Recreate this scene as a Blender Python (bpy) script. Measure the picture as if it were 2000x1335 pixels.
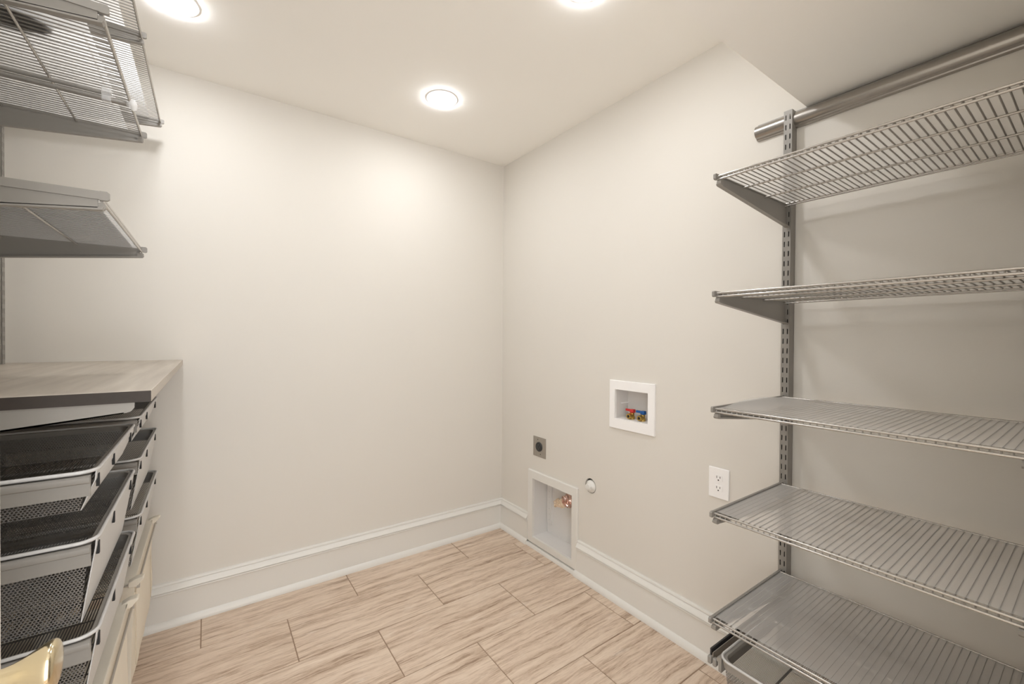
import bpy, bmesh, math, random
from mathutils import Vector, Matrix, noise

for o in list(bpy.data.objects): bpy.data.objects.remove(o)
SC = bpy.context.scene
COL = SC.collection
R = math.radians
random.seed(7)

# ------------------------------------------------------------------ camera
# world: right wall x=0, back wall y=0, floor z=0
F_PX, YAW, PITCH, ROLL = 834.17, R(35.4842), R(-.5369), R(.414)
CAM = Vector((-1.59, -2.3374, 1.2446))
fw = Vector((math.sin(YAW)*math.cos(PITCH), math.cos(YAW)*math.cos(PITCH), math.sin(PITCH)))
rt = Vector((math.cos(YAW), -math.sin(YAW), 0)); up = rt.cross(fw)
r2 = rt*math.cos(ROLL)+up*math.sin(ROLL); u2 = -rt*math.sin(ROLL)+up*math.cos(ROLL)
cd = bpy.data.cameras.new('camera'); cam = bpy.data.objects.new('camera', cd); COL.objects.link(cam)
cd.sensor_fit = 'HORIZONTAL'; cd.sensor_width = 36; cd.lens = F_PX*36/2000; cd.clip_start = .01
m = Matrix.Identity(4)
for i in range(3): m[i][0], m[i][1], m[i][2], m[i][3] = r2[i], u2[i], -fw[i], CAM[i]
cam.matrix_world = m
SC.camera = cam

# ------------------------------------------------------------------ world, exposure
W = bpy.data.worlds.new('world'); SC.world = W; W.use_nodes = True
W.node_tree.nodes['Background'].inputs[0].default_value = (1, 1, 1, 1)
W.node_tree.nodes['Background'].inputs[1].default_value = 1.8
SC.view_settings.view_transform = 'Standard'; SC.view_settings.look = 'None'
SC.view_settings.gamma = 1; SC.view_settings.use_curve_mapping = False
SC.view_settings.exposure = 1.12
LAMP_STRENGTH = 50.0
LAMP_COLOR = (1, 1.012, 1.04, 1)
try:
    SC.cycles.transparent_max_bounces = 20; SC.cycles.max_bounces = 8; SC.cycles.diffuse_bounces = 6; SC.cycles.glossy_bounces = 3; SC.cycles.transmission_bounces = 6
except Exception: pass

# ------------------------------------------------------------------ materials
MAT = {}
def nodes(name):
    m = bpy.data.materials.new(name); m.use_nodes = True; MAT[name] = m
    nt = m.node_tree; return m, nt, nt.nodes['Principled BSDF'], nt.nodes['Material Output']
def plain(name, col, rough=.5, metal=0., bump=0., bscale=200., spec=.5, var=0., vscale=6.):
    m, nt, p, out = nodes(name)
    p.inputs['Base Color'].default_value = (*col, 1); p.inputs['Roughness'].default_value = rough
    p.inputs['Metallic'].default_value = metal; p.inputs['Specular IOR Level'].default_value = spec
    tc = nt.nodes.new('ShaderNodeTexCoord')
    if bump:
        n = nt.nodes.new('ShaderNodeTexNoise'); n.inputs['Scale'].default_value = bscale; n.inputs['Detail'].default_value = 3
        b = nt.nodes.new('ShaderNodeBump'); b.inputs['Strength'].default_value = bump; b.inputs['Distance'].default_value = .001
        nt.links.new(tc.outputs['Object'], n.inputs['Vector']); nt.links.new(n.outputs['Fac'], b.inputs['Height'])
        nt.links.new(b.outputs['Normal'], p.inputs['Normal'])
    if var:
        n = nt.nodes.new('ShaderNodeTexNoise'); n.inputs['Scale'].default_value = vscale; n.inputs['Detail'].default_value = 4
        mx = nt.nodes.new('ShaderNodeMix'); mx.data_type = 'RGBA'
        mx.inputs['A'].default_value = (*[c*(1-var) for c in col], 1); mx.inputs['B'].default_value = (*[min(1, c*(1+var)) for c in col], 1)
        nt.links.new(tc.outputs['Object'], n.inputs['Vector']); nt.links.new(n.outputs['Fac'], mx.inputs['Factor'])
        nt.links.new(mx.outputs['Result'], p.inputs['Base Color'])
    return m
plain('wall_paint', (.72, .690, .636), .62, bump=.12, bscale=260, spec=.3, var=.01, vscale=2)
plain('ceiling_paint', (.94, .922, .88), .75, bump=.08, bscale=260, spec=.2)
plain('trim_paint', (.75, .735, .695), .34, spec=.5)
plain('grout', (.33, .235, .165), .9)
plain('silver', (.28, .263, .238), .38, metal=.10, spec=.4)
plain('silver_plate', (.56, .55, .535), .42, metal=.1, spec=.4)
plain('track_metal', (.40, .375, .345), .27, metal=.8)
plain('rail_metal', (.50, .475, .44), .24, metal=.65)
plain('slot_black', (.012, .012, .012), .8)
plain('canvas', (.74, .68, .575), .9, bump=.35, bscale=700, var=.04, vscale=14)
plain('canvas_seam', (.60, .53, .42), .9)
plain('brass', (.74, .64, .44), .16, metal=1.)
plain('valve_brass', (.62, .42, .12), .3, metal=1.)
plain('white_plastic', (.92, .91, .90), .35)
plain('grey_plastic', (.72, .705, .685), .45)
plain('black_plastic', (.02, .02, .02), .4)
plain('red_plastic', (.55, .03, .03), .35)
plain('blue_plastic', (.005, .09, .32), .35)
plain('steel', (.42, .39, .35), .4, metal=.8)
plain('copper_foil', (.78, .55, .48), .22, metal=.9, var=.3, vscale=60)
plain('door_paint', (.82, .79, .73), .4)
plain('dark_matte', (.06, .055, .05), .7)
plain('edge_brown', (.032, .023, .017), .6, var=.25, vscale=80)
plain('dark_and_shade', (.03, .028, .026), .6)  # dark parts, plus shade painted inside the channels and the pipe hole

def lens_mat():
    m, nt, p, out = nodes('lamp_lens')
    e = nt.nodes.new('ShaderNodeEmission'); e.inputs[0].default_value = LAMP_COLOR; e.inputs[1].default_value = LAMP_STRENGTH
    nt.links.new(e.outputs[0], out.inputs['Surface'])
lens_mat()
def clear_mat():
    m, nt, p, out = nodes('clear_plastic')
    p.inputs['Base Color'].default_value = (.93, .93, .93, 1); p.inputs['Roughness'].default_value = .08
    t = nt.nodes.new('ShaderNodeBsdfTransparent'); x = nt.nodes.new('ShaderNodeMixShader'); x.inputs[0].default_value = .42
    nt.links.new(t.outputs[0], x.inputs[1]); nt.links.new(p.outputs[0], x.inputs[2]); nt.links.new(x.outputs[0], out.inputs['Surface'])
clear_mat()
def liner_mat(name, trans, lo, hi, base=(.93, .92, .905), tint=(.92, .91, .89)):
    m, nt, p, out = nodes(name)
    N = nt.nodes.new; L = nt.links.new
    tr = N('ShaderNodeBsdfTransparent'); tr.inputs[0].default_value = (.95, .95, .95, 1)
    tl = N('ShaderNodeBsdfTranslucent'); tl.inputs[0].default_value = (*tint, 1)
    p.inputs['Base Color'].default_value = (*base, 1); p.inputs['Roughness'].default_value = .34
    if base[0] < .5: p.inputs['Specular IOR Level'].default_value = .08; p.inputs['Roughness'].default_value = .7
    a = N('ShaderNodeMixShader'); a.inputs[0].default_value = trans
    L(p.outputs[0], a.inputs[1]); L(tl.outputs[0], a.inputs[2])
    lw = N('ShaderNodeLayerWeight'); lw.inputs[0].default_value = .35
    mr = N('ShaderNodeMapRange'); mr.inputs['To Min'].default_value = lo; mr.inputs['To Max'].default_value = hi
    L(lw.outputs['Facing'], mr.inputs['Value'])
    b = N('ShaderNodeMixShader'); L(mr.outputs[0], b.inputs[0]); L(tr.outputs[0], b.inputs[1]); L(a.outputs[0], b.inputs[2])
    L(b.outputs[0], out.inputs['Surface'])
liner_mat('frosted_liner', .46, .36, .72); liner_mat('dark_liner', .4, .8, .95, (.10, .098, .094), (.14, .138, .132)); liner_mat('clear_liner', .90, .40, .56)  # dark liner is darkened so the wires over it read lighter
def perf_mat(name, lines=False):
    """perforated sheet metal: holes cut by a transparent mask laid out in metres (UV)"""
    m, nt, p, out = nodes(name)
    N = nt.nodes.new; L = nt.links.new
    p.inputs['Base Color'].default_value = (.25, .24, .228, 1); p.inputs['Metallic'].default_value = .5; p.inputs['Roughness'].default_value = .33
    uv = N('ShaderNodeTexCoord'); sx = N('ShaderNodeSeparateXYZ'); L(uv.outputs['UV'], sx.inputs[0])
    def M(op, a, b=None):
        n = N('ShaderNodeMath'); n.operation = op
        for i, v in enumerate((a, b)):
            if v is None: continue
            if isinstance(v, (int, float)): n.inputs[i].default_value = v
            else: L(v, n.inputs[i])
        return n.outputs[0]
    u, v = sx.outputs[0], sx.outputs[1]
    if lines:
        f = M('ABSOLUTE', M('SUBTRACT', M('FRACT', M('DIVIDE', u, .0055)), .5))
        hole = M('LESS_THAN', f, .27)
        hole = M('MULTIPLY', hole, M('GREATER_THAN', M('FRACT', M('DIVIDE', v, .11)), .06))
    else:
        pu, pv = .0050, .0087
        def d(off):
            a = M('MULTIPLY', M('SUBTRACT', M('FRACT', M('ADD', M('DIVIDE', u, pu), off)), .5), pu)
            b = M('MULTIPLY', M('SUBTRACT', M('FRACT', M('ADD', M('DIVIDE', v, pv), off)), .5), pv)
            return M('ADD', M('MULTIPLY', a, a), M('MULTIPLY', b, b))
        hole = M('LESS_THAN', M('MINIMUM', d(0.), d(.5)), .0018**2)
    t = N('ShaderNodeBsdfTransparent'); mx = N('ShaderNodeMixShader')
    L(hole, mx.inputs[0]); L(p.outputs[0], mx.inputs[1]); L(t.outputs[0], mx.inputs[2]); L(mx.outputs[0], out.inputs['Surface'])
perf_mat('perforated_steel'); perf_mat('lined_steel', True)
def tile_mat():
    m, nt, p, out = nodes('travertine_tile')
    N = nt.nodes.new; L = nt.links.new
    tc = N('ShaderNodeTexCoord'); oi = N('ShaderNodeObjectInfo')
    ad = N('ShaderNodeVectorMath'); ad.operation = 'MULTIPLY_ADD'
    cb = N('ShaderNodeCombineXYZ'); L(oi.outputs['Random'], cb.inputs[0]); L(oi.outputs['Random'], cb.inputs[1])
    ad.inputs[1].default_value = (37, 91, 0); L(cb.outputs[0], ad.inputs[0]); L(tc.outputs['Object'], ad.inputs[2])
    # low frequency warp
    nz = N('ShaderNodeTexNoise'); nz.inputs['Scale'].default_value = 4.5; nz.inputs['Detail'].default_value = 3; L(ad.outputs[0], nz.inputs['Vector'])
    w = N('ShaderNodeVectorMath'); w.operation = 'MULTIPLY_ADD'; w.inputs[1].default_value = (0, .032, 0)
    L(nz.outputs['Color'], w.inputs[0]); L(ad.outputs[0], w.inputs[2])
    def streak(sx, sy, det, rough=.6):
        mp = N('ShaderNodeMapping'); mp.inputs['Scale'].default_value = (sx, sy, 1); L(w.outputs[0], mp.inputs['Vector'])
        n = N('ShaderNodeTexNoise'); n.inputs['Scale'].default_value = 1; n.inputs['Detail'].default_value = det; n.inputs['Roughness'].default_value = rough
        L(mp.outputs[0], n.inputs['Vector']); return n.outputs['Fac']
    s1 = streak(1.8, 30, 9, .72); s2 = streak(14, 150, 5, .75); s3 = streak(5, 20, 6, .65)
    mx = N('ShaderNodeMix'); mx.inputs['Factor'].default_value = .36; L(s1, mx.inputs['A']); L(s2, mx.inputs['B'])
    rp = N('ShaderNodeValToRGB'); e = rp.color_ramp.elements
    e[0].position = .39; e[0].color = (.30, .205, .14, 1); e[1].position = .66; e[1].color = (.79, .665, .54, 1)
    x = e.new(.455); x.color = (.53, .40, .298, 1); x = e.new(.52); x.color = (.67, .537, .422, 1)
    L(mx.outputs['Result'], rp.inputs[0])
    r3 = N('ShaderNodeValToRGB'); r3.color_ramp.elements[0].position = .60; r3.color_ramp.elements[0].color = (0, 0, 0, 1); r3.color_ramp.elements[1].position = .78
    r3.color_ramp.elements[1].color = (.75, .75, .75, 1); L(s3, r3.inputs[0])
    m2 = N('ShaderNodeMix'); m2.data_type = 'RGBA'; m2.inputs['B'].default_value = (.84, .755, .66, 1)
    L(r3.outputs[0], m2.inputs['Factor']); L(rp.outputs[0], m2.inputs['A']); L(m2.outputs['Result'], p.inputs['Base Color'])
    p.inputs['Roughness'].default_value = .42
    b = N('ShaderNodeBump'); b.inputs['Strength'].default_value = .2; b.inputs['Distance'].default_value = .001; L(s2, b.inputs['Height']); L(b.outputs[0], p.inputs['Normal'])
tile_mat()
def worktop_mat():
    m, nt, p, out = nodes('driftwood_laminate')
    N = nt.nodes.new; L = nt.links.new
    tc = N('ShaderNodeTexCoord'); mp = N('ShaderNodeMapping'); mp.inputs['Scale'].default_value = (38, 2.2, 38); L(tc.outputs['Object'], mp.inputs['Vector'])
    n = N('ShaderNodeTexNoise'); n.inputs['Scale'].default_value = 1; n.inputs['Detail'].default_value = 5; L(mp.outputs[0], n.inputs['Vector'])
    rp = N('ShaderNodeValToRGB'); e = rp.color_ramp.elements
    e[0].position = .3; e[0].color = (.36, .31, .255, 1); e[1].position = .7; e[1].color = (.50, .445, .375, 1)
    L(n.outputs['Fac'], rp.inputs[0]); L(rp.outputs[0], p.inputs['Base Color']); p.inputs['Roughness'].default_value = .36
worktop_mat()

# ------------------------------------------------------------------ mesh helpers
class MB:
    def __init__(s): s.v = []; s.f = []; s.uv = None
    def quad(s, a, b, c, d): n = len(s.v); s.v += [a, b, c, d]; s.f.append((n, n+1, n+2, n+3)); return s
    def box(s, x0, x1, y0, y1, z0, z1):
        x0, x1 = min(x0, x1), max(x0, x1); y0, y1 = min(y0, y1), max(y0, y1); z0, z1 = min(z0, z1), max(z0, z1)
        n = len(s.v); s.v += [(x, y, z) for z in (z0, z1) for y in (y0, y1) for x in (x0, x1)]
        for f in ((0, 2, 3, 1), (4, 5, 7, 6), (0, 1, 5, 4), (2, 6, 7, 3), (0, 4, 6, 2), (1, 3, 7, 5)): s.f.append(tuple(n+i for i in f))
        return s
    def tube(s, pts, r, k=8, closed=False, cap=True):
        P = [Vector(p) for p in pts]; n0 = len(s.v); N = len(P); prev = None
        for i, p in enumerate(P):
            a = P[(i-1) % N] if (closed or i > 0) else p; b = P[(i+1) % N] if (closed or i < N-1) else p
            t = (b-a).normalized()
            if prev is None:
                q = Vector((0, 0, 1)) if abs(t.z) < .9 else Vector((0, 1, 0)); nn = (q-t*q.dot(t)).normalized()
            else: nn = (prev-t*prev.dot(t)).normalized()
            prev = nn; bb = t.cross(nn)
            rr = r[i] if isinstance(r, (list, tuple)) else r
            for j in range(k):
                an = 2*math.pi*j/k; s.v.append(tuple(p+nn*rr*math.cos(an)+bb*rr*math.sin(an)))
        for i in range(N if closed else N-1):
            for j in range(k):
                a = n0+i*k; b = n0+((i+1) % N)*k
                s.f.append((a+j, a+(j+1) % k, b+(j+1) % k, b+j))
        if cap and not closed:
            s.f.append(tuple(n0+j for j in reversed(range(k)))); s.f.append(tuple(n0+(N-1)*k+j for j in range(k)))
        return s
    def prism(s, poly, fn, a, b):
        """poly of 2-D points, fn(p,q,t)->xyz, extruded t=a..b"""
        n = len(poly); k = len(s.v)
        s.v += [fn(p, q, a) for p, q in poly]+[fn(p, q, b) for p, q in poly]
        s.f.append(tuple(k+i for i in reversed(range(n)))); s.f.append(tuple(k+n+i for i in range(n)))
        for i in range(n): j = (i+1) % n; s.f.append((k+i, k+j, k+n+j, k+n+i))
        return s
    def lathe(s, prof, fn, k=32):
        """prof [(r,h)], fn(r*cos, r*sin, h)->xyz"""
        n0 = len(s.v)
        for r, h in prof:
            for j in range(k): a = 2*math.pi*j/k; s.v.append(fn(r*math.cos(a), r*math.sin(a), h))
        for i in range(len(prof)-1):
            for j in range(k): s.f.append((n0+i*k+j, n0+i*k+(j+1) % k, n0+(i+1)*k+(j+1) % k, n0+(i+1)*k+j))
        s.f.append(tuple(n0+j for j in reversed(range(k)))); s.f.append(tuple(n0+(len(prof)-1)*k+j for j in range(k)))
        return s
    def mesh(s, name, mat, smooth=35):
        me = bpy.data.meshes.new(name); me.from_pydata([tuple(v) for v in s.v], [], s.f); me.validate()
        bm = bmesh.new(); bm.from_mesh(me); bmesh.ops.remove_doubles(bm, verts=bm.verts, dist=1e-6); bmesh.ops.recalc_face_normals(bm, faces=bm.faces); bm.to_mesh(me); bm.free()
        if mat: me.materials.append(MAT[mat])
        if smooth:
            for p in me.polygons: p.use_smooth = True
            me.set_sharp_from_angle(angle=R(smooth))
        return me
    def build(s, name, mat, parent=None, bevel=0, smooth=35):
        return link(name, s.mesh(name, mat, smooth), parent, bevel)
def link(name, me, parent=None, bevel=0, loc=None):
    o = bpy.data.objects.new(name, me); COL.objects.link(o)
    if parent: o.parent = parent
    if loc: o.location = loc
    if bevel:
        b = o.modifiers.new('bevel', 'BEVEL'); b.width = bevel; b.segments = 2; b.limit_method = 'ANGLE'; b.angle_limit = R(40)
    return o
def tag(o, label, cat, group=None):
    o['label'] = label; o['category'] = cat
    if group: o['group'] = group
    return o
def thing(name, label, cat, loc=(0, 0, 0), group=None):
    o = bpy.data.objects.new(name, None); COL.objects.link(o); o.location = loc; o.empty_display_size = .05
    return tag(o, label, cat, group)
def at(root):
    """parent meshes that are laid out in world coordinates: returns an offset"""
    return root.location
def part(name, mb, mat, root, bevel=0, smooth=35, label=None):
    o = mb.build(name, mat, root, bevel, smooth)
    p = root; off = Vector((0, 0, 0))
    while p: off += p.location; p = p.parent
    o.location = -off
    if label: o['label'] = label
    return o
def struct(o, label=None):
    o['kind'] = 'structure'
    if label: o['label'] = label
    return o
def slab_with_holes(mb, us, vs, holes, fn, t0, t1, rounds=()):
    """slab in (u,v) from t0 (front) to t1 (back) with rectangular holes; fn(u,v,t)->xyz.
       rounds: (u0,u1,v0,v1,radius) cells with a round hole"""
    us = sorted(us); vs = sorted(vs)
    def inside(c, H): return any(h[0]-1e-6 <= c[0] <= h[1]+1e-6 and h[2]-1e-6 <= c[1] <= h[3]+1e-6 for h in H)
    def rnd(c):
        for h in rounds:
            if h[0] <= c[0] <= h[1] and h[2] <= c[1] <= h[3]: return h
    nu, nv = len(us)-1, len(vs)-1
    solid = {}
    for i in range(nu):
        for j in range(nv):
            c = ((us[i]+us[i+1])/2, (vs[j]+vs[j+1])/2); solid[i, j] = not inside(c, holes)
    for i in range(nu):
        for j in range(nv):
            if not solid[i, j]: continue
            a, b, c, d = us[i], us[i+1], vs[j], vs[j+1]
            h = rnd(((a+b)/2, (c+d)/2))
            if h:
                k = 32; cu, cv = (a+b)/2, (c+d)/2; ring = []; sq = []
                for q in range(k):
                    an = 2*math.pi*q/k; x, y = math.cos(an), math.sin(an); mm = max(abs(x), abs(y))
                    ring.append((cu+h[4]*x, cv+h[4]*y)); sq.append((cu+(b-a)/2*x/mm, cv+(d-c)/2*y/mm))
                for q in range(k):
                    w = (q+1) % k
                    for t in (t0, t1): mb.quad(fn(*sq[q], t), fn(*sq[w], t), fn(*ring[w], t), fn(*ring[q], t))
                    mb.quad(fn(*ring[q], t0), fn(*ring[w], t0), fn(*ring[w], t1), fn(*ring[q], t1))
            else:
                for t in (t0, t1): mb.quad(fn(a, c, t), fn(b, c, t), fn(b, d, t), fn(a, d, t))
            if not solid.get((i-1, j), False): mb.quad(fn(a, c, t0), fn(a, d, t0), fn(a, d, t1), fn(a, c, t1))
            if not solid.get((i+1, j), False): mb.quad(fn(b, c, t0), fn(b, d, t0), fn(b, d, t1), fn(b, c, t1))
            if not solid.get((i, j-1), False): mb.quad(fn(a, c, t0), fn(b, c, t0), fn(b, c, t1), fn(a, c, t1))
            if not solid.get((i, j+1), False): mb.quad(fn(a, d, t0), fn(b, d, t0), fn(b, d, t1), fn(a, d, t1))
    return mb

# ------------------------------------------------------------------ room shell
XL, YN, H = -2.205, -2.30, 2.373            # left wall, near wall, ceiling height
SOF_Y, SOF_Z = -1.753, 2.0036               # soffit edge and underside
DX0, DX1, DH = -1.80, -1.02, 1.985          # doorway
struct(MB().box(XL-.12, .14, YN-.9, .12, -.08, -.0025).build('floor', 'grout'))
floor = bpy.data.objects['floor']
# tiles: 12 x 24 inch running bond
def tile_mesh(w, d):
    mb = MB(); c = .0012; z0, z1 = -.006, 0
    n = len(mb.v)
    mb.v += [(-w/2, -d/2, z0), (w/2, -d/2, z0), (w/2, d/2, z0), (-w/2, d/2, z0), (-w/2, -d/2, z1-c), (w/2, -d/2, z1-c), (w/2, d/2, z1-c), (-w/2, d/2, z1-c),
             (-w/2+c, -d/2+c, z1), (w/2-c, -d/2+c, z1), (w/2-c, d/2-c, z1), (-w/2+c, d/2-c, z1)]
    for q in range(4):
        r = (q+1) % 4; mb.f += [(q, r, 4+r, 4+q), (4+q, 4+r, 8+r, 8+q)]
    mb.f += [(3, 2, 1, 0), (8, 9, 10, 11)]
    return mb.mesh('tile', 'travertine_tile', 0)
TP_X, TP_Y, G = .6125, .3005, .0038
cache = {}
ys = [0.0]+[-.245-TP_Y*k for k in range(9)]
for k in range(len(ys)-1):
    y1, y0 = ys[k], max(ys[k+1], YN-.3)
    if y1 <= y0+.02: break
    off = -.387 if k % 2 == 0 else -.0785
    xs = [0.0]; x = off
    while x > XL: xs.append(x); x -= TP_X
    xs.append(XL)
    for a, b in zip(xs[:-1], xs[1:]):
        w, d = round(a-b-G, 4), round(y1-y0-G, 4)
        if w < .01: continue
        if (w, d) not in cache: cache[w, d] = tile_mesh(w, d)
        link('floor_tile', cache[w, d], floor, loc=((a+b)/2, (y0+y1)/2, 0))

struct(MB().box(XL-.12, .14, YN-.12, .12, H, H+.1).build('ceiling', 'ceiling_paint', smooth=0))
struct(MB().box(XL, 0, SOF_Y, YN, SOF_Z, H+.01).build('ceiling_soffit', 'ceiling_paint', smooth=0), 'lowered cream soffit over the doorway end of the room')
struct(MB().box(XL-.12, .14, 0, .12, -.05, H).build('wall_back', 'wall_paint', smooth=0))
struct(MB().box(XL-.12, XL, YN-.12, 0, -.05, H).build('wall_left', 'wall_paint', smooth=0))
# right wall with openings: water box, vent box, gas stub
WB = (-1.156, -.967, .866, 1.006)           # y0,y1,z0,z1 of the recess openings
VB = (-.684, -.345, .062, .411)
GAS = (-.806, .4945, .0375)
mb = MB()
slab_with_holes(mb, [YN-.12, WB[0], WB[1], VB[0], VB[1], 0, GAS[0]-.05, GAS[0]+.05], [-.05, VB[2], VB[3], WB[2], WB[3], H, GAS[1]-.05, GAS[1]+.05],
                [WB, VB], lambda u, v, t: (t, u, v), 0, .14, [(GAS[0]-.05, GAS[0]+.05, GAS[1]-.05, GAS[1]+.05, GAS[2])])
struct(mb.build('wall_right', 'wall_paint', smooth=0))
mb = MB()
slab_with_holes(mb, [XL, DX0, DX1, 0], [-.05, 0, DH, H], [(DX0, DX1, 0, DH)], lambda u, v, t: (u, t, v), YN, YN-.12)
struct(mb.build('wall_front', 'wall_paint', smooth=0))

# baseboards: profile (t out of the wall, z)
BASE = [(0, 0), (.015, 0), (.015, .139), (.019, .141), (.0205, .145), (.0195, .149), (.0165, .1515), (.0165, .1535), (.0235, .155), (.0120, .1745), (.0095, .1765), (.0095, .1785), (.0125, .180), (.0105, .186), (.006, .188), (0, .188)]
SHOE = [(0, 0), (.0305, 0), (.0300, .008), (.0275, .015), (.0235, .0215), (.019, .0265), (.015, .029), (0, .029)]
def base_run(name, fn, a, b, shoe_a=None, shoe_b=None):
    o = struct(MB().prism(BASE, fn, a, b).build(name, 'trim_paint', smooth=25))
    MB().prism(SHOE, fn, a if shoe_a is None else shoe_a, b if shoe_b is None else shoe_b).build('shoe_molding', 'trim_paint', o, smooth=50)
    return o
base_run('baseboard_back', lambda t, z, s: (s, -t, z), XL, 0)
base_run('baseboard_right', lambda t, z, s: (-t, s, z), 0, -.2995)
base_run('baseboard_right', lambda t, z, s: (-t, s, z), -.725, YN, -.712, YN)
base_run('baseboard_left', lambda t, z, s: (XL+t, s, z), -.012, YN)
base_run('baseboard_front', lambda t, z, s: (s, YN+t, z), -.012, DX1+.06)
struct(MB().prism([(.0, .0), (.024, 0), (.0235, .010), (.019, .018), (0, .019)], lambda t, z, s: (-t, s, z), -.2995, -.716).build('trim_1', 'trim_paint', smooth=50), 'short strip of shoe moulding under the dryer vent box')


# ------------------------------------------------------------------ recessed ceiling lamps
def downlight(x, y, label):
    t = thing('recessed_downlight', label, 'ceiling light', (x, y, H))
    f = lambda a, b, h: (x+a, y+b, H+h)
    part('trim_ring', MB().lathe([(.058, .0), (.058, -.0025), (.0600, -.0045), (.071, -.003), (.0735, .0)], f, 48), 'white_plastic', t)
    part('lens', MB().lathe([(.0595, .0), (.0595, -.0065), (.057, -.0095), (.04, -.0115), (.001, -.0125)], f, 48), 'lamp_lens', t)
downlight(-.688, -.487, 'round recessed downlight glowing in the ceiling near the back right corner')
downlight(-1.685, -.49, 'round recessed downlight glowing in the ceiling beside the high wire shelves')
downlight(-.61, -1.352, 'round recessed downlight in the ceiling closest to the soffit edge')
downlight(-1.685, -1.352, 'round recessed downlight above the door end of the worktop')

# ------------------------------------------------------------------ slotted wall standards and tracks
def standard(label, xw, s, yc, ztop, zbot, slot0, group):
    """xw wall x, s outward sign; 25 mm channel, two columns of slots 32 mm apart"""
    t = thing('wall_standard', label, 'shelf rail', (xw, yc, zbot), group)
    us = [-.0125, -.0078, -.0046, .0046, .0078, .0125]; vs = [zbot, ztop]; holes = []
    k = 0
    while slot0-.032*k-.008 > zbot+.004:
        z = slot0-.032*k
        if z+.009 < ztop:
            vs += [z-.0085, z+.0085]
            holes += [(-.0078, -.0046, z-.0085, z+.0085), (.0046, .0078, z-.0085, z+.0085)]
        k += 1
    mb = slab_with_holes(MB(), us, vs, holes, lambda u, v, tt: (xw+s*tt, yc+u, v), .036, .0345)
    part('slotted_face', mb, 'silver', t, smooth=0)
    mb = MB()
    for q in (-1, 1): mb.box(xw+s*.001, xw+s*.0355, yc+q*.0125, yc+q*.0110, zbot, ztop)
    part('channel_side', mb, 'silver', t, smooth=0)
    part('channel_shade', MB().box(xw+s*.001, xw+s*.002, yc-.0125, yc+.0125, zbot, ztop), 'dark_and_shade', t, smooth=0)  # dark strip standing for the shade inside the hollow channel
    return t
Y_R = -1.712
standard('grey slotted upright carrying the wire shelves below the end of the curved track', 0, -1, Y_R, 1.999, .22, 1.9766, None)
standard('grey slotted upright at the doorway end of the curved track', 0, -1, -2.262, 1.999, .22, 1.9766, None)
YS = (-.095, -.700, -1.280)
standard('grey slotted upright on the left wall in the back corner', XL, 1, YS[0], 2.215, .12, 2.19, None)
standard('grey slotted upright behind the middle of the worktop', XL, 1, YS[1], 2.215, .12, 2.19, None)
standard('grey slotted upright at the door end of the worktop', XL, 1, YS[2], 2.215, .12, 2.19, None)
def track(label, xw, s, y0, y1, ztop):
    t = thing('top_track', label, 'shelf rail', (xw, y0, ztop-.055))
    prof = [(.001, 0), (.004, .0005), (.006, -.0035), (.010, -.003)]+[(.010+.021*math.sin(a), -.003-.0225*(1-math.cos(a))) for a in [R(d) for d in range(10, 171, 10)]]+[(.012, -.051), (.008, -.053), (.001, -.053)]
    part('track_cover', MB().prism(prof, lambda p, q, tt: (xw+s*p, tt, ztop+q), y0, y1), 'track_metal', t, smooth=30)
    part('track_lip', MB().box(xw+s*.001, xw+s*.004, y0, y1, ztop-.002, ztop+.0045), 'silver', t, smooth=0)
    return t
track('long grey half-round track along the wall under the soffit', 0, -1, -1.603, YN+.002, 1.9975)
track('grey half-round track along the top of the left wall', XL, 1, -.005, -1.33, 2.214)

# ------------------------------------------------------------------ wire shelves
PITCH_W = .0139
def wire_mesh(s, mat='silver', r=.00155):
    pts = [(s*.046, 0, 0), (s*.44, 0, 0), (s*.4535, 0, -.0005), (s*.4572, 0, -.0035), (s*.458, 0, -.006), (s*.4585, 0, -.0098)]
    return MB().tube(pts, r, 6).mesh('cross_wire', mat, 50)
WIRE = {1: wire_mesh(1), -1: wire_mesh(-1)}; BOUNCE_LIT_WIRE = wire_mesh(1, 'silver_plate', .0010)  # paler copy: light bounced off the worktop put into the wire colour
def bracket_mesh(s, o):
    """o: direction in y of the upright plate (outside of the shelf end)"""
    f = lambda p, q, t: (s*p, o*t, q)
    mb = MB()
    plate = [(.034, -.074), (.034, .005), (.466, .005), (.4695, .002), (.4695, -.008), (.455, -.0095), (.455, -.024), (.40, -.030)]
    mb.prism(plate, f, 0, .0035)
    mb.prism([(.034, -.074), (.034, -.0705), (.455, -.0225), (.461, -.020), (.463, -.022), (.461, -.0265), (.455, -.0275)], f, -.009, .0035)   # bottom flange
    mb.prism([(.034, .005), (.034, -.0095), (.466, -.0095), (.466, .005)], f, .0020, .0065)                                  # rolled top edge
    return mb.mesh('bracket', 'silver', 30)
def cap_mesh(s, o):
    f = lambda p, q, t: (s*p, o*t, q)
    mb = MB()
    mb.prism([(.458, .0055), (.468, .0055), (.471, .003), (.471, -.008), (.468, -.0105), (.458, -.0105)], f, .0005, .007)
    mb.prism([(.450, -.0135), (.461, -.0135), (.4645, -.016), (.4645, -.023), (.461, -.027), (.450, -.028)], f, -.0105, .001)
    return mb.mesh('bracket_cap', 'silver', 30)
BR = {(s, o): (bracket_mesh(s, o), cap_mesh(s, o)) for s in (1, -1) for o in (1, -1)}
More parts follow.
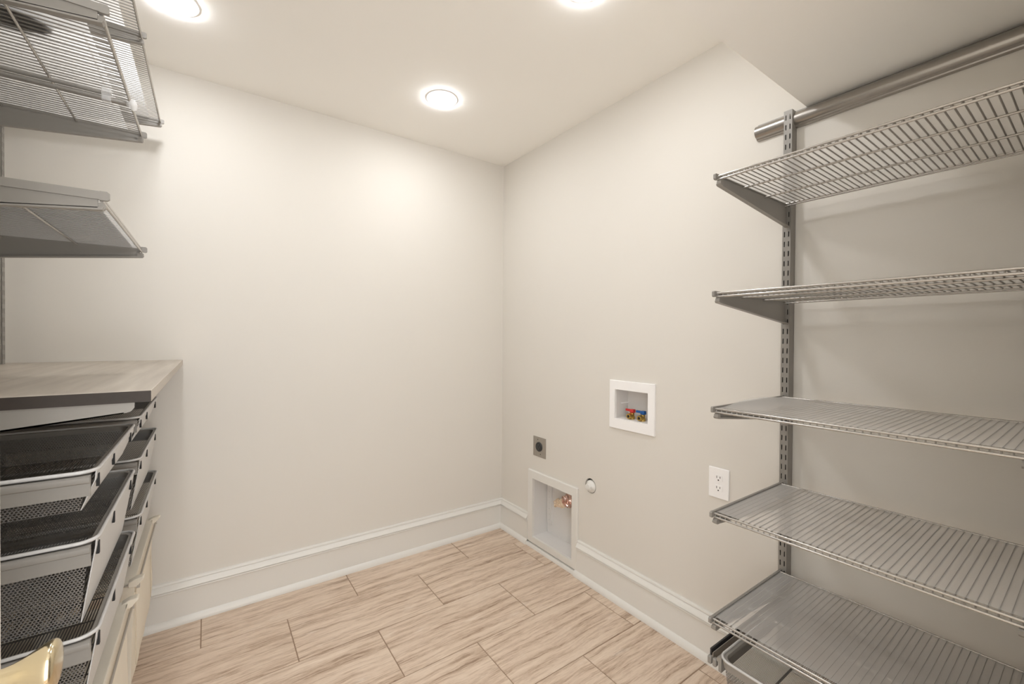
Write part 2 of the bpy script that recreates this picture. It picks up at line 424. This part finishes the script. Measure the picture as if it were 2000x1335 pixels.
def shelf(name, label, xw, s, ya, yb, z, brackets, liner=True, group=None, warp=0., liner_w=.447, liner_mat='frosted_liner', wire=None):
    """ya > yb along y; brackets: list of (y, outward)"""
    t = thing(name, label, 'shelf', (xw, ya, z), group)
    X = lambda w: xw+s*w
    rail = lambda n, w, dz, r: part(n, MB().tube([(X(w), ya, z+dz), (X(w), yb, z+dz)], r, 8), 'rail_metal', t, smooth=50)
    rail('front_rail', .4575, -.0005, .0030); rail('front_rail', .4595, -.0098, .0028)
    rail('middle_rail', .190, -.0045, .0028); rail('middle_rail', .325, -.0045, .0028)
    rail('back_rail', .048, .0005, .0028); rail('back_rail', .047, -.0058, .0022)
    n = int((ya-yb-.006)/PITCH_W)
    for k in range(n+1):
        link('cross_wire', wire or WIRE[s], t, loc=(0, -.004-PITCH_W*k, 0))
    for y, o in brackets:
        b = link('bracket', BR[s, o][0], t, loc=(0, y-ya, 0))
        link('bracket_cap', BR[s, o][1], b)
    if liner:
        mb = MB(); nu, nv = 14, 24; w0, w1 = .052, liner_w; g = {}
        for i in range(nu+1):
            for j in range(nv+1):
                w = w0+(w1-w0)*i/nu; y = ya-.001-(ya-yb-.002)*(j/nv)**1.5
                dz = warp*math.exp(-((ya-y)/.05)**2)*math.sin(math.pi*min(1, max(0, (w-.06)/.36)))**1.3
                g[i, j] = len(mb.v); mb.v.append((X(w), y, z+.00136+dz))
        for i in range(nu):
            for j in range(nv): mb.f.append((g[i, j], g[i+1, j], g[i+1, j+1], g[i, j+1]))
        part('shelf_liner', mb, liner_mat, t, smooth=30)
    return t
RA, RB = Y_R+.002, YN+.006
RZ = (1.689, 1.371, 1.056, .769, .478)
RL = ('uppermost grey wire shelf on the right wall, just below the curved track', 'second grey wire shelf down below the curved track',
      'third grey wire shelf down, its frosted liner buckled at the open end', 'fourth grey wire shelf down with frosted liner, next to the white socket',
      'lowest grey wire shelf with frosted liner, above the mesh drawer')
for k in range(5):
    shelf('wire_shelf', RL[k], 0, -1, RA, RB, RZ[k], [(Y_R+.0005, 1), (-2.262, -1)], group='wire shelves on the right wall', warp=.0105 if k == 2 else .0)
LG = 'wire shelves on the left wall'
shelf('wire_shelf', 'topmost long wire shelf on the left wall reaching the back corner', XL, 1, YS[0]-.002, YS[2], 2.113, [(YS[0], 1), (YS[1], -1), (YS[2], -1)], group=LG, liner_w=.425, liner_mat='clear_liner')
shelf('wire_shelf', 'wire shelf on the left wall with the clear-knobbed valet rod under it', XL, 1, YS[1]-.002, YS[2]+.002, 1.829, [(YS[1], 1), (YS[2], -1)], group=LG, liner_w=.43, liner_mat='clear_liner')
shelf('wire_shelf', 'single wire shelf hanging over the grey-brown worktop', XL, 1, YS[1]-.002, YS[2]+.002, 1.496, [(YS[1], 1), (YS[2], -1)], group=LG, liner_w=.44, liner_mat='dark_liner', wire=BOUNCE_LIT_WIRE)

# valet rod under the second left shelf
YV = -.953
t = thing('valet_rod', 'pull-out grey valet rod with clear round knob under a wire shelf', 'rod', (-2.10, YV, 1.80))
part('guide_rod', MB().tube([(-2.12, YV+.004, 1.816), (-1.777, YV+.004, 1.816)], .0042, 10), 'silver', t, smooth=50)
part('pull_rod', MB().tube([(-2.12, YV, 1.802), (-1.745, YV, 1.802)], .0046, 10), 'silver', t, smooth=50)
part('clear_holder', MB().box(-1.793, -1.776, YV-.007, YV+.011, 1.796, 1.8275), 'clear_plastic', t, bevel=.002)
part('clear_holder', MB().box(-2.06, -2.043, YV-.007, YV+.011, 1.796, 1.8275), 'clear_plastic', t, bevel=.002)
part('clear_knob', MB().lathe([(.004, 0), (.006, .003), (.0062, .006), (.0115, .009), (.013, .0125), (.0125, .016), (.009, .0195), (.001, .021)], lambda a, b, h: (-1.750+h, YV+a, 1.802+b), 24), 'clear_plastic', t, smooth=60)
# flat dark shape on that shelf, placed for a dark patch of unknown kind
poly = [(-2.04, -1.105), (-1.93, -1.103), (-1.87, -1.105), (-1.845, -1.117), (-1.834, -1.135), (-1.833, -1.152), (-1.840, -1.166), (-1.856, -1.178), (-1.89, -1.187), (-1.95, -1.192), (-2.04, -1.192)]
tag(MB().prism(poly, lambda p, q, tt: (p, q, tt), 1.8322, 1.850).build('flat_dark_shape', 'dark_matte', bevel=.006), 'dark round-ended flat shape lying on the shelf liner over the valet rod', 'shape')

# ------------------------------------------------------------------ worktop
ZT, TW, WX, WY = 1.1403, .0215, -1.677, -1.2765
t = thing('worktop', 'grey-brown wood laminate worktop on the left wall above the mesh drawers', 'worktop', (XL, -.64, ZT-TW))
part('slab', MB().box(XL+.002, WX, -.001, WY, ZT-TW, ZT), 'driftwood_laminate', t, bevel=.0008)
part('end_band', MB().box(XL+.002, WX-.0005, WY, WY-.0012, ZT-TW, ZT-.0006), 'edge_brown', t, smooth=0, label='dark brown end edge')
for y, o in ((YS[2]+.012, -1), (YS[1], -1), (YS[0], 1)):
    f = lambda p, q, tt: (XL+p, y+o*tt, ZT-TW+q)
    part('bracket', MB().prism([(.034, -.066), (.034, 0), (.503, 0), (.503, -.010), (.498, -.017), (.488, -.020), (.40, -.030)], f, 0, .004).prism([(.034, -.066), (.034, -.063), (.40, -.027), (.488, -.018), (.488, -.020), (.40, -.030)], f, -.010, .004), 'silver', t, smooth=30)

# ------------------------------------------------------------------ mesh drawers
def sheet(mb_uv, corners):
    """one panel, UV in metres: corners a,b,c,d (a-b along u)"""
    mb_uv.append([Vector(c) for c in corners])
def uv_panels(name, mat, panels, root):
    mb = MB(); uvs = []
    for a, b, c, d in panels:
        n = len(mb.v); mb.v += [tuple(a), tuple(b), tuple(c), tuple(d)]; mb.f.append((n, n+1, n+2, n+3))
        e1 = (b-a).normalized(); nrm = e1.cross(d-a).normalized(); e2 = nrm.cross(e1)
        uvs.append([((p-a).dot(e1), (p-a).dot(e2)) for p in (a, b, c, d)])
    me = bpy.data.meshes.new(name); me.from_pydata(mb.v, [], mb.f); me.materials.append(MAT[mat])
    ul = me.uv_layers.new(name='UVMap'); i = 0
    for q in uvs:
        for w in q: ul.data[i].uv = w; i += 1
    o = bpy.data.objects.new(name, me); COL.objects.link(o); o.parent = root
    p = root; off = Vector((0, 0, 0))
    while p: off += p.location; p = p.parent
    o.location = -off
    return o
def drawer(label, xw, s, ya, yb, zt, depth, front_w, group, plate=True, frame_mat='silver'):
    """ya > yb; open basket: rim, solid front plate, perforated sides, lined bottom, two runners"""
    t = thing('mesh_drawer', label, 'drawer', (xw+s*.25, (ya+yb)/2, zt-depth), group)
    X = lambda w: xw+s*w
    w0, w1, rc = .052, front_w, .028
    # rim loop with rounded front corners
    def loop(ins, z):
        a, b, r = ya-ins, yb+ins, rc-ins*.5
        pts = [(X(w0+ins), a, z), (X(w1-ins-r), a, z)]
        pts += [(X(w1-ins-r+r*math.sin(q)), a-r+r*math.cos(q), z) for q in [R(d) for d in (15, 30, 45, 60, 75, 90)]]
        pts += [(X(w1-ins-r+r*math.cos(q)), b+r-r*math.sin(q), z) for q in [R(d) for d in (0, 15, 30, 45, 60, 75, 90)]]
        pts += [(X(w0+ins), b, z)]
        return pts
    part('rim', MB().tube(loop(0, zt), .0034, 8, closed=True), 'silver_plate', t, smooth=60)
    # flat inner flange and band under the rim
    mb = MB(); A, B, C = loop(.001, zt-.001), loop(.010, zt-.002), loop(.010, zt-.016)
    for P, Q in ((A, B), (B, C)):
        for i in range(len(P)):
            j = (i+1) % len(P); mb.quad(P[i], P[j], Q[j], Q[i])
    part('rim_flange', mb, 'silver', t, smooth=40)
    tp, bt = .011, .026; zb = zt-depth
    za = zt-.012
    yA, yB, wA, wB = ya-tp, yb+tp, w0+tp, w1-tp       # top of panels
    ya2, yb2, wa2, wb2 = ya-bt, yb+bt, w0+bt, w1-bt
    V = lambda w, y, z: Vector((X(w), y, z))
    uv_panels('mesh_side', 'perforated_steel', [(V(wA, yA, za), V(wB, yA, za), V(wb2, ya2, zb), V(wa2, ya2, zb))], t)
    uv_panels('mesh_side', 'perforated_steel', [(V(wA, yB, za), V(wB, yB, za), V(wb2, yb2, zb), V(wa2, yb2, zb))], t)
    uv_panels('mesh_back', 'perforated_steel', [(V(wA, yA, za), V(wA, yB, za), V(wa2, yb2, zb), V(wa2, ya2, zb))], t)
    uv_panels('mesh_bottom', 'lined_steel', [(V(wa2, ya2, zb), V(wb2, ya2, zb), V(wb2, yb2, zb), V(wa2, yb2, zb))], t)
    # front
    if plate:
        f = MB(); q = .0015
        top = [(w1-.001, ya-rc*.55), (w1-.001, yb+rc*.55)]; bot = [(wb2+.004, ya2+.003), (wb2+.004, yb2-.003)]
        rows = [(zt-.001, w1-.0005, ya-rc*.5, yb+rc*.5), (zt-.018, w1-.002, ya-rc*.5, yb+rc*.5), (zb, wb2+.003, ya2, yb2)]
        vv = []
        for off in (0, -.0018):
            for z, w, a, b in rows: vv.append([(X(w+off), a, z), (X(w+off), b, z)])
        for k in (0, 1, 3, 4): f.quad(vv[k][0], vv[k][1], vv[k+1][1], vv[k+1][0])
        for k in (0, 1):
            for e in (0, 1): f.quad(vv[k][e], vv[k+1][e], vv[k+4][e], vv[k+3][e])
        f.quad(vv[0][0], vv[0][1], vv[3][1], vv[3][0]); f.quad(vv[2][0], vv[2][1], vv[5][1], vv[5][0])
        pl = part('front_plate', f, 'silver_plate', t, smooth=20)
        for yy in (ya-.075, yb+.19, yb+.030):
            part('slot', MB().box(X(w1-.004), X(w1+.0003), yy-.004, yy+.004, zt-.034, zt-.011), 'slot_black', pl, smooth=0)
    else:
        uv_panels('mesh_front', 'perforated_steel', [(V(wB, yA, za), V(wB, yB, za), V(wb2, yb2, zb), V(wb2, ya2, zb))], t)
        mb = MB(); P, Q = loop(-.0015, zt-.001), loop(.002, zt-.024)
        for i in range(len(P)-1): mb.quad(P[i], P[i+1], Q[i+1], Q[i])
        part('front_band', mb, frame_mat, t, smooth=40)
    # runners on both sides, fixed to the wall uprights
    for e, y in ((1, ya), (-1, yb)):
        g = lambda p, q, tt: (X(tt), y+e*p, zt+q)
        prof = [(-.004, -.006), (.004, -.0055), (.0085, -.008), (.0095, -.012), (.0085, -.017), (.004, -.0195), (.0035, -.042), (-.004, -.044)]
        part('runner', MB().prism(prof, g, .030, w1-.007), 'silver', t, smooth=40)
    return t
FW = .452
DN, DF = (-.775, -1.283), (-.128, -.668)      # near / far bay, ya > yb
for (ya, yb), place in ((DN, 'beside the door'), (DF, 'beside the back wall')):
    drawer('shallow silver mesh drawer directly under the worktop, '+place, XL, 1, ya, yb, 1.0005, .074, FW, 'silver mesh drawers under the worktop')
    drawer('deep silver mesh drawer, middle one of three in the stack '+place, XL, 1, ya, yb, .8755, .153, FW, 'silver mesh drawers under the worktop')
    drawer('deep silver mesh drawer right above the canvas laundry bag, '+place, XL, 1, ya, yb, .7065, .153, FW, 'silver mesh drawers under the worktop')
# drawer on the right under the lowest shelf
t = drawer('grey mesh drawer on runners under the lowest wire shelf on the right wall', 0, -1, -1.734, YN+.03, .390, .185, .470, None, plate=False)
mb = MB()
mb.box(-.035, -.452, -1.7005, -1.7045, .352, .388).box(-.035, -.452, -1.7005, -1.714, .352, .355)
part('runner_housing', mb, 'dark_and_shade', t, smooth=0)
part('runner_strip', MB().box(-.035, -.454, -1.7085, -1.7105, .350, .381), 'steel', t, smooth=0)
for y in (-1.7025, -1.7165):
    part('end_cap', MB().box(-.447, -.461, y-.0055, y+.0055, .349, .370), 'silver', t, bevel=.003)

# ------------------------------------------------------------------ canvas laundry bags
def bag(label, ya, yb):
    zt, zb = .512, .135
    t = thing('laundry_bag', label, 'laundry bag', (XL+.25, (ya+yb)/2, zb), 'canvas laundry bags under the drawers')
    mb = MB(); nx, ny, nz = 10, 14, 16; loops = []
    seed = ya*7
    for k in range(nz+1):
        q = k/nz; z = zt+(zb-zt)*q
        fr = .436-.012*min(1, q*2.4)+.010*math.sin(q*math.pi)     # front w
        if q > .9: fr -= .02*(q-.9)/.1
        bk = .075; ins = .006+.012*math.sin(min(1, q*1.2)*math.pi)
        a, b = ya-ins, yb+ins; pts = []
        for i in range(nx): pts.append((bk+(fr-bk)*i/nx, a))
        for j in range(ny): pts.append((fr, a+(b-a)*j/ny))
        for i in range(nx): pts.append((fr+(bk-fr)*i/nx, b))
        for j in range(ny): pts.append((bk, b+(a-b)*j/ny))
        L = []
        for w, y in pts:
            n = noise.noise(Vector((w*9+seed, y*9, z*5)))*.010*min(1, q*4+.1)
            L.append((XL+w+n, y+noise.noise(Vector((w*8, y*7+seed, z*6+9)))*.008*min(1, q*4), z))
        loops.append(L)
    for L in loops: mb.v += L
    n = len(loops[0])
    for k in range(nz):
        for i in range(n): mb.f.append((k*n+i, k*n+(i+1) % n, (k+1)*n+(i+1) % n, (k+1)*n+i))
    mb.f.append(tuple(nz*n+i for i in range(n)))
    o = part('bag_body', mb, 'canvas', t, smooth=60)
    so = o.modifiers.new('solid', 'SOLIDIFY'); so.thickness = .0022; so.offset = 0
    # folded hem round the opening
    hem = MB()
    P = [(XL+.074, ya-.003), (XL+.439, ya-.003), (XL+.439, yb+.003), (XL+.074, yb+.003)]
    for i in range(4):
        (x0, y0), (x1, y1) = P[i], P[(i+1) % 4]
        hem.quad((x0, y0, zt+.004), (x1, y1, zt+.004), (x1, y1, zt-.030), (x0, y0, zt-.030))
    h = part('hem', hem, 'canvas', t, smooth=0); so = h.modifiers.new('solid', 'SOLIDIFY'); so.thickness = .003
    fl = MB(); g = {}
    for i in range(9):
        for j in range(13):
            w = .075+.363*i/8; y = ya-.004+(yb-ya+.008)*j/12
            g[i, j] = len(fl.v); fl.v.append((XL+w, y, zt+.004-.020*math.sin(math.pi*i/8)**.7*math.sin(math.pi*j/12)**.7))
    for i in range(8):
        for j in range(12): fl.f.append((g[i, j], g[i+1, j], g[i+1, j+1], g[i, j+1]))
    part('top_flap', fl, 'canvas', t, smooth=60)
    part('seam', MB().box(XL+.4395, XL+.4412, ya-.003, yb+.003, zt-.0305, zt-.0285), 'canvas_seam', h, smooth=0)
    for yy in (ya-.06, yb+.06):
        part('seam', MB().tube([(XL+.4375, yy, zt-.03), (XL+.4355, yy, zt-.10), (XL+.4365, yy, zt-.20), (XL+.436, yy, zt-.28)], .0012, 5), 'canvas_seam', o, smooth=60)
    # hanging rods front and back with corner clips
    for w in (.447, .066):
        part('rod', MB().tube([(XL+w, ya+.004, zt-.010), (XL+w, yb-.004, zt-.010)], .0028, 8), 'steel', t, smooth=60)
    for y, e in ((ya, 1), (yb, -1)):
        f = lambda p, q, tt: (XL+p, y+e*tt, zt+q)
        c = part('corner_clip', MB().prism([(.425, .004), (.440, .012), (.458, .014), (.462, .010), (.452, -.002), (.445, -.012), (.425, -.010)], f, -.022, .004), 'canvas', t, bevel=.002)
        part('clip_hook', MB().box(XL+.443, XL+.451, y-e*.002, y-e*.012, zt-.018, zt-.002), 'steel', c, smooth=0)
        part('side_rod', MB().tube([(XL+.066, y, zt-.004), (XL+.447, y, zt-.004)], .0026, 8), 'steel', t, smooth=60)
bag('cream canvas laundry bag hanging under the drawers beside the back wall', *DF)
bag('cream canvas laundry bag hanging under the drawers beside the door', *DN)

# ------------------------------------------------------------------ right wall fittings
def ring_frame(mb, y0, y1, z0, z1, iy0, iy1, iz0, iz1, x0, x1, bev):
    """picture-frame ring: face at x1 (towards room), back at x0; slightly bevelled outer edge"""
    O0 = [(x0, y0, z0), (x0, y1, z0), (x0, y1, z1), (x0, y0, z1)]
    O1 = [(x1+bev, y0, z0), (x1+bev, y1, z0), (x1+bev, y1, z1), (x1+bev, y0, z1)]
    O2 = [(x1, y0+bev, z0+bev), (x1, y1-bev, z0+bev), (x1, y1-bev, z1-bev), (x1, y0+bev, z1-bev)]
    I1 = [(x1, iy0, iz0), (x1, iy1, iz0), (x1, iy1, iz1), (x1, iy0, iz1)]
    I0 = [(x0, iy0, iz0), (x0, iy1, iz0), (x0, iy1, iz1), (x0, iy0, iz1)]
    for P, Q in ((O0, O1), (O1, O2), (O2, I1), (I1, I0), (I0, O0)):
        for i in range(4): j = (i+1) % 4; mb.quad(P[i], P[j], Q[j], Q[i])
    return mb
def recess(mb, y0, y1, z0, z1, x0, x1, th=.002):
    mb.box(x1, x1+th, y0-th, y1+th, z0-th, z1+th)
    mb.box(x0, x1, y0-th, y0, z0-th, z1+th).box(x0, x1, y1, y1+th, z0-th, z1+th)
    mb.box(x0, x1, y0, y1, z0-th, z0).box(x0, x1, y0, y1, z1, z1+th)
    return mb
# washer supply box
t = thing('washer_outlet_box', 'white recessed washer supply box with red and blue valves', 'outlet box', (0, -1.0615, .82))
part('frame', ring_frame(MB(), -1.190, -.934, .8195, 1.0475, WB[0]+.001, WB[1]-.001, WB[2]+.001, WB[3]-.001, 0, -.010, .002), 'white_plastic', t, smooth=0)
part('housing', recess(MB(), WB[0]+.0025, WB[1]-.0025, WB[2]+.0025, WB[3]-.0025, 0, .085), 'grey_plastic', t, smooth=0)
part('ledge', MB().box(.03, .085, WB[1]-.0025, WB[1]-.007, .933, .938).box(.03, .085, WB[0]+.0025, WB[0]+.007, .933, .938), 'white_plastic', t, smooth=0)
for y, mat, lab in ((-1.034, 'red_plastic', 'brass valve with red lever'), (-1.094, 'blue_plastic', 'brass valve with blue lever')):
    z0 = .8685; x = .036
    v = part('valve', MB().lathe([(.013, 0), (.013, .012), (.0105, .014), (.0105, .028), (.008, .030), (.008, .036)], lambda a, b, h: (x+a, y+b, z0+h), 20), 'valve_brass', t, label=lab)
    part('nozzle', MB().lathe([(.006, 0), (.0105, .004), (.0125, .012), (.0125, .026), (.0115, .028), (.0065, .028), (.006, .020)], lambda a, b, h: (x-h, y+a, z0+.015+b), 20), 'valve_brass', v)
    part('nozzle_bore', MB().lathe([(.0066, 0), (.0066, .0285), (.001, .0286)], lambda a, b, h: (x-h, y+a, z0+.015+b), 16), 'slot_black', v)
    part('lever', MB().box(x-.010, x+.010, y-.013, y+.007, z0+.030, z0+.046).box(x-.005, x+.005, y+.005, y+.036, z0+.034, z0+.045), mat, v, bevel=.002)
# dryer vent box
t = thing('dryer_vent_box', 'cream recessed dryer vent box at floor level with crumpled foil inside', 'vent box', (0, -.51, 0))
part('frame', ring_frame(MB(), -.724, -.300, .0245, .4575, VB[0]+.001, VB[1]-.001, VB[2]+.001, VB[3]-.001, 0, -.014, .003), 'trim_paint', t, smooth=0)
part('housing', recess(MB(), VB[0]+.0025, VB[1]-.0025, VB[2]+.0025, VB[3]-.0025, 0, .105), 'grey_plastic', t, smooth=0)
st = part('mounting_strip', MB().box(.0965, .105, -.352, -.394, .122, VB[3]-.003), 'grey_plastic', t, smooth=0)
for k in range(7): part('strip_hole', MB().box(.0960, .0970, -.3715, -.3745, .145+.034*k, .148+.034*k), 'steel', st, smooth=0)
# crumpled foil duct
def foil(name, pts, rad, amp, mat, seed):
    mb = MB(); k = 18; n0 = 0
    P = [Vector(p) for p in pts]; N = 26; seg = []
    for i in range(N+1):
        f = i/N*(len(P)-1); j = min(int(f), len(P)-2); seg.append((P[j].lerp(P[j+1], f-j), rad[j]+(rad[j+1]-rad[j])*(f-j)))
    for i, (c, r) in enumerate(seg):
        tdir = (seg[min(i+1, N)][0]-seg[max(i-1, 0)][0]).normalized(); q = Vector((1, 0, 0)); nn = (q-tdir*q.dot(tdir)).normalized(); bb = tdir.cross(nn)
        for j in range(k):
            a = 2*math.pi*j/k; p = c+nn*r*math.cos(a)+bb*r*math.sin(a)
            d = noise.cell(p*170+Vector((seed, 0, 0)))*amp*.8+noise.noise(p*75+Vector((seed, 3, 1)))*amp*1.3
            mb.v.append(tuple(p+(p-c).normalized()*d))
    for i in range(N):
        for j in range(k): mb.f.append((i*k+j, i*k+(j+1) % k, (i+1)*k+(j+1) % k, (i+1)*k+j))
    mb.f.append(tuple(range(k))); mb.f.append(tuple(N*k+j for j in range(k)))
    return part(name, mb, mat, t, smooth=0)
foil('foil_duct', [(.055, -.560, .320), (.060, -.600, .345), (.066, -.645, .370), (.070, -.668, .385)], [.024, .036, .034, .02], .009, 'copper_foil', 1.)
plain('tan_tape', (.74, .60, .45), .35, metal=.3, var=.2, vscale=50)
foil('taped_end', [(.040, -.492, .297), (.046, -.525, .305), (.055, -.570, .322)], [.017, .024, .022], .006, 'tan_tape', 5.)
# gas stub
t = thing('gas_stub', 'round capped pipe stub in a rough hole beside the vent box', 'pipe stub', (.03, GAS[0], GAS[1]))
part('hole_shade', MB().lathe([(GAS[2]-.0005, 0), (GAS[2]-.0005, .05), (.002, .0505)], lambda a, b, h: (.012+h, GAS[0]+a, GAS[1]+b), 32), 'dark_and_shade', t)  # near-black cup puts the inner shade of the hole into colour
part('cap', MB().lathe([(.0315, -.02), (.0315, .000), (.028, .003), (.020, .009), (.0185, .013), (.0175, .021), (.015, .024), (.002, .0245)], lambda a, b, h: (-h, GAS[0]-.001+a, GAS[1]-.003+b), 32), 'trim_paint', t, smooth=40)
part('cap_flat', MB().box(-.0240, -.028, GAS[0]-.009, GAS[0]+.009, GAS[1]-.011, GAS[1]+.006), 'trim_paint', t, bevel=.002)
# dryer receptacle
t = thing('dryer_receptacle', 'steel plate with black round dryer socket above the vent box', 'socket', (0, -.394, .546))
part('plate', MB().box(0, -.0022, -.4525, -.3365, .5465, .6635), 'steel', t, bevel=.0015)
yc, zc = -.392, .606
rcpt = part('receptacle', MB().lathe([(.0275, 0), (.0275, .004), (.0255, .0065), (.002, .007)], lambda a, b, h: (-.0015-h, yc+a, zc+b), 32), 'black_plastic', t)
plain('slot_grey', (.09, .088, .085), .5)
for y, z, w, h in ((-.011, .0, .0035, .014), (.011, .0, .0035, .014), (0, -.013, .0035, .013), (0, .013, .007, .007)):
    part('contact_slot', MB().box(-.008, -.0092, yc+y-w/2, yc+y+w/2, zc+z-h/2, zc+z+h/2), 'slot_grey', rcpt, smooth=0)
for z in (.042, -.042): part('screw', MB().lathe([(.003, 0), (.003, .0008), (.001, .0012)], lambda a, b, h: (-.0022-h, yc+(.012 if z > 0 else -.012)+a, zc+z+b), 12), 'dark_and_shade', t)
# duplex outlet
t = thing('duplex_outlet', 'white duplex wall outlet beside the lower wire shelves', 'socket', (0, -1.4765, .638))
yc, zc = -1.4765, .6975
part('plate', MB().box(0, -.0062, yc-.040, yc+.040, zc-.0585, zc+.0585), 'white_plastic', t, bevel=.004)
for dz in (.0195, -.0195):
    poly = []
    for q in range(40):
        a = 2*math.pi*q/40; poly.append((max(-.0145, min(.0145, .0172*math.cos(a))), max(-.0125, min(.0125, .0172*math.sin(a)))))
    rec = part('socket_face', MB().prism([(p, q+dz) for p, q in poly], lambda p, q, tt: (-tt, yc+p, zc+q), .005, .0078), 'white_plastic', t, smooth=30)
    for dy, hh in ((.0063, .0085), (-.0063, .0075)): part('contact_slot', MB().box(-.0070, -.0080, yc+dy-.0011, yc+dy+.0011, zc+dz+.004-hh/2, zc+dz+.004+hh/2), 'slot_black', rec, smooth=0)
    part('ground_slot', MB().lathe([(.0026, 0), (.0026, .0008), (.0005, .00085)], lambda a, b, h: (-.0073-h, yc+a, zc+dz-.007+b), 14), 'slot_black', rec)
part('screw', MB().lathe([(.003, 0), (.003, .0008), (.001, .0012)], lambda a, b, h: (-.0062-h, yc+a, zc+b), 14), 'white_plastic', t)

# ------------------------------------------------------------------ open door with brass knob
d = struct(MB().box(-1.835, -1.801, -1.532, YN+.012, .012, 1.975).build('door_1', 'door_paint', bevel=.002), 'open cream door standing beside the drawers')
ky, kz = -1.600, .846
kf = lambda a, b, h: (-1.801+h, ky+a, kz+b)
MB().lathe([(.0325, 0), (.0325, .003), (.030, .006), (.018, .008), (.001, .0082)], kf, 40).build('rose', 'brass', d, smooth=60)
MB().lathe([(.0115, .004), (.0115, .012), (.0120, .018), (.0138, .026), (.0170, .034), (.0212, .042), (.0255, .0495), (.0278, .0535), (.0288, .0570), (.0285, .0600), (.0265, .0625), (.022, .0642), (.012, .0652), (.001, .0655)], kf, 48).build('door_handle', 'brass', d, smooth=60)
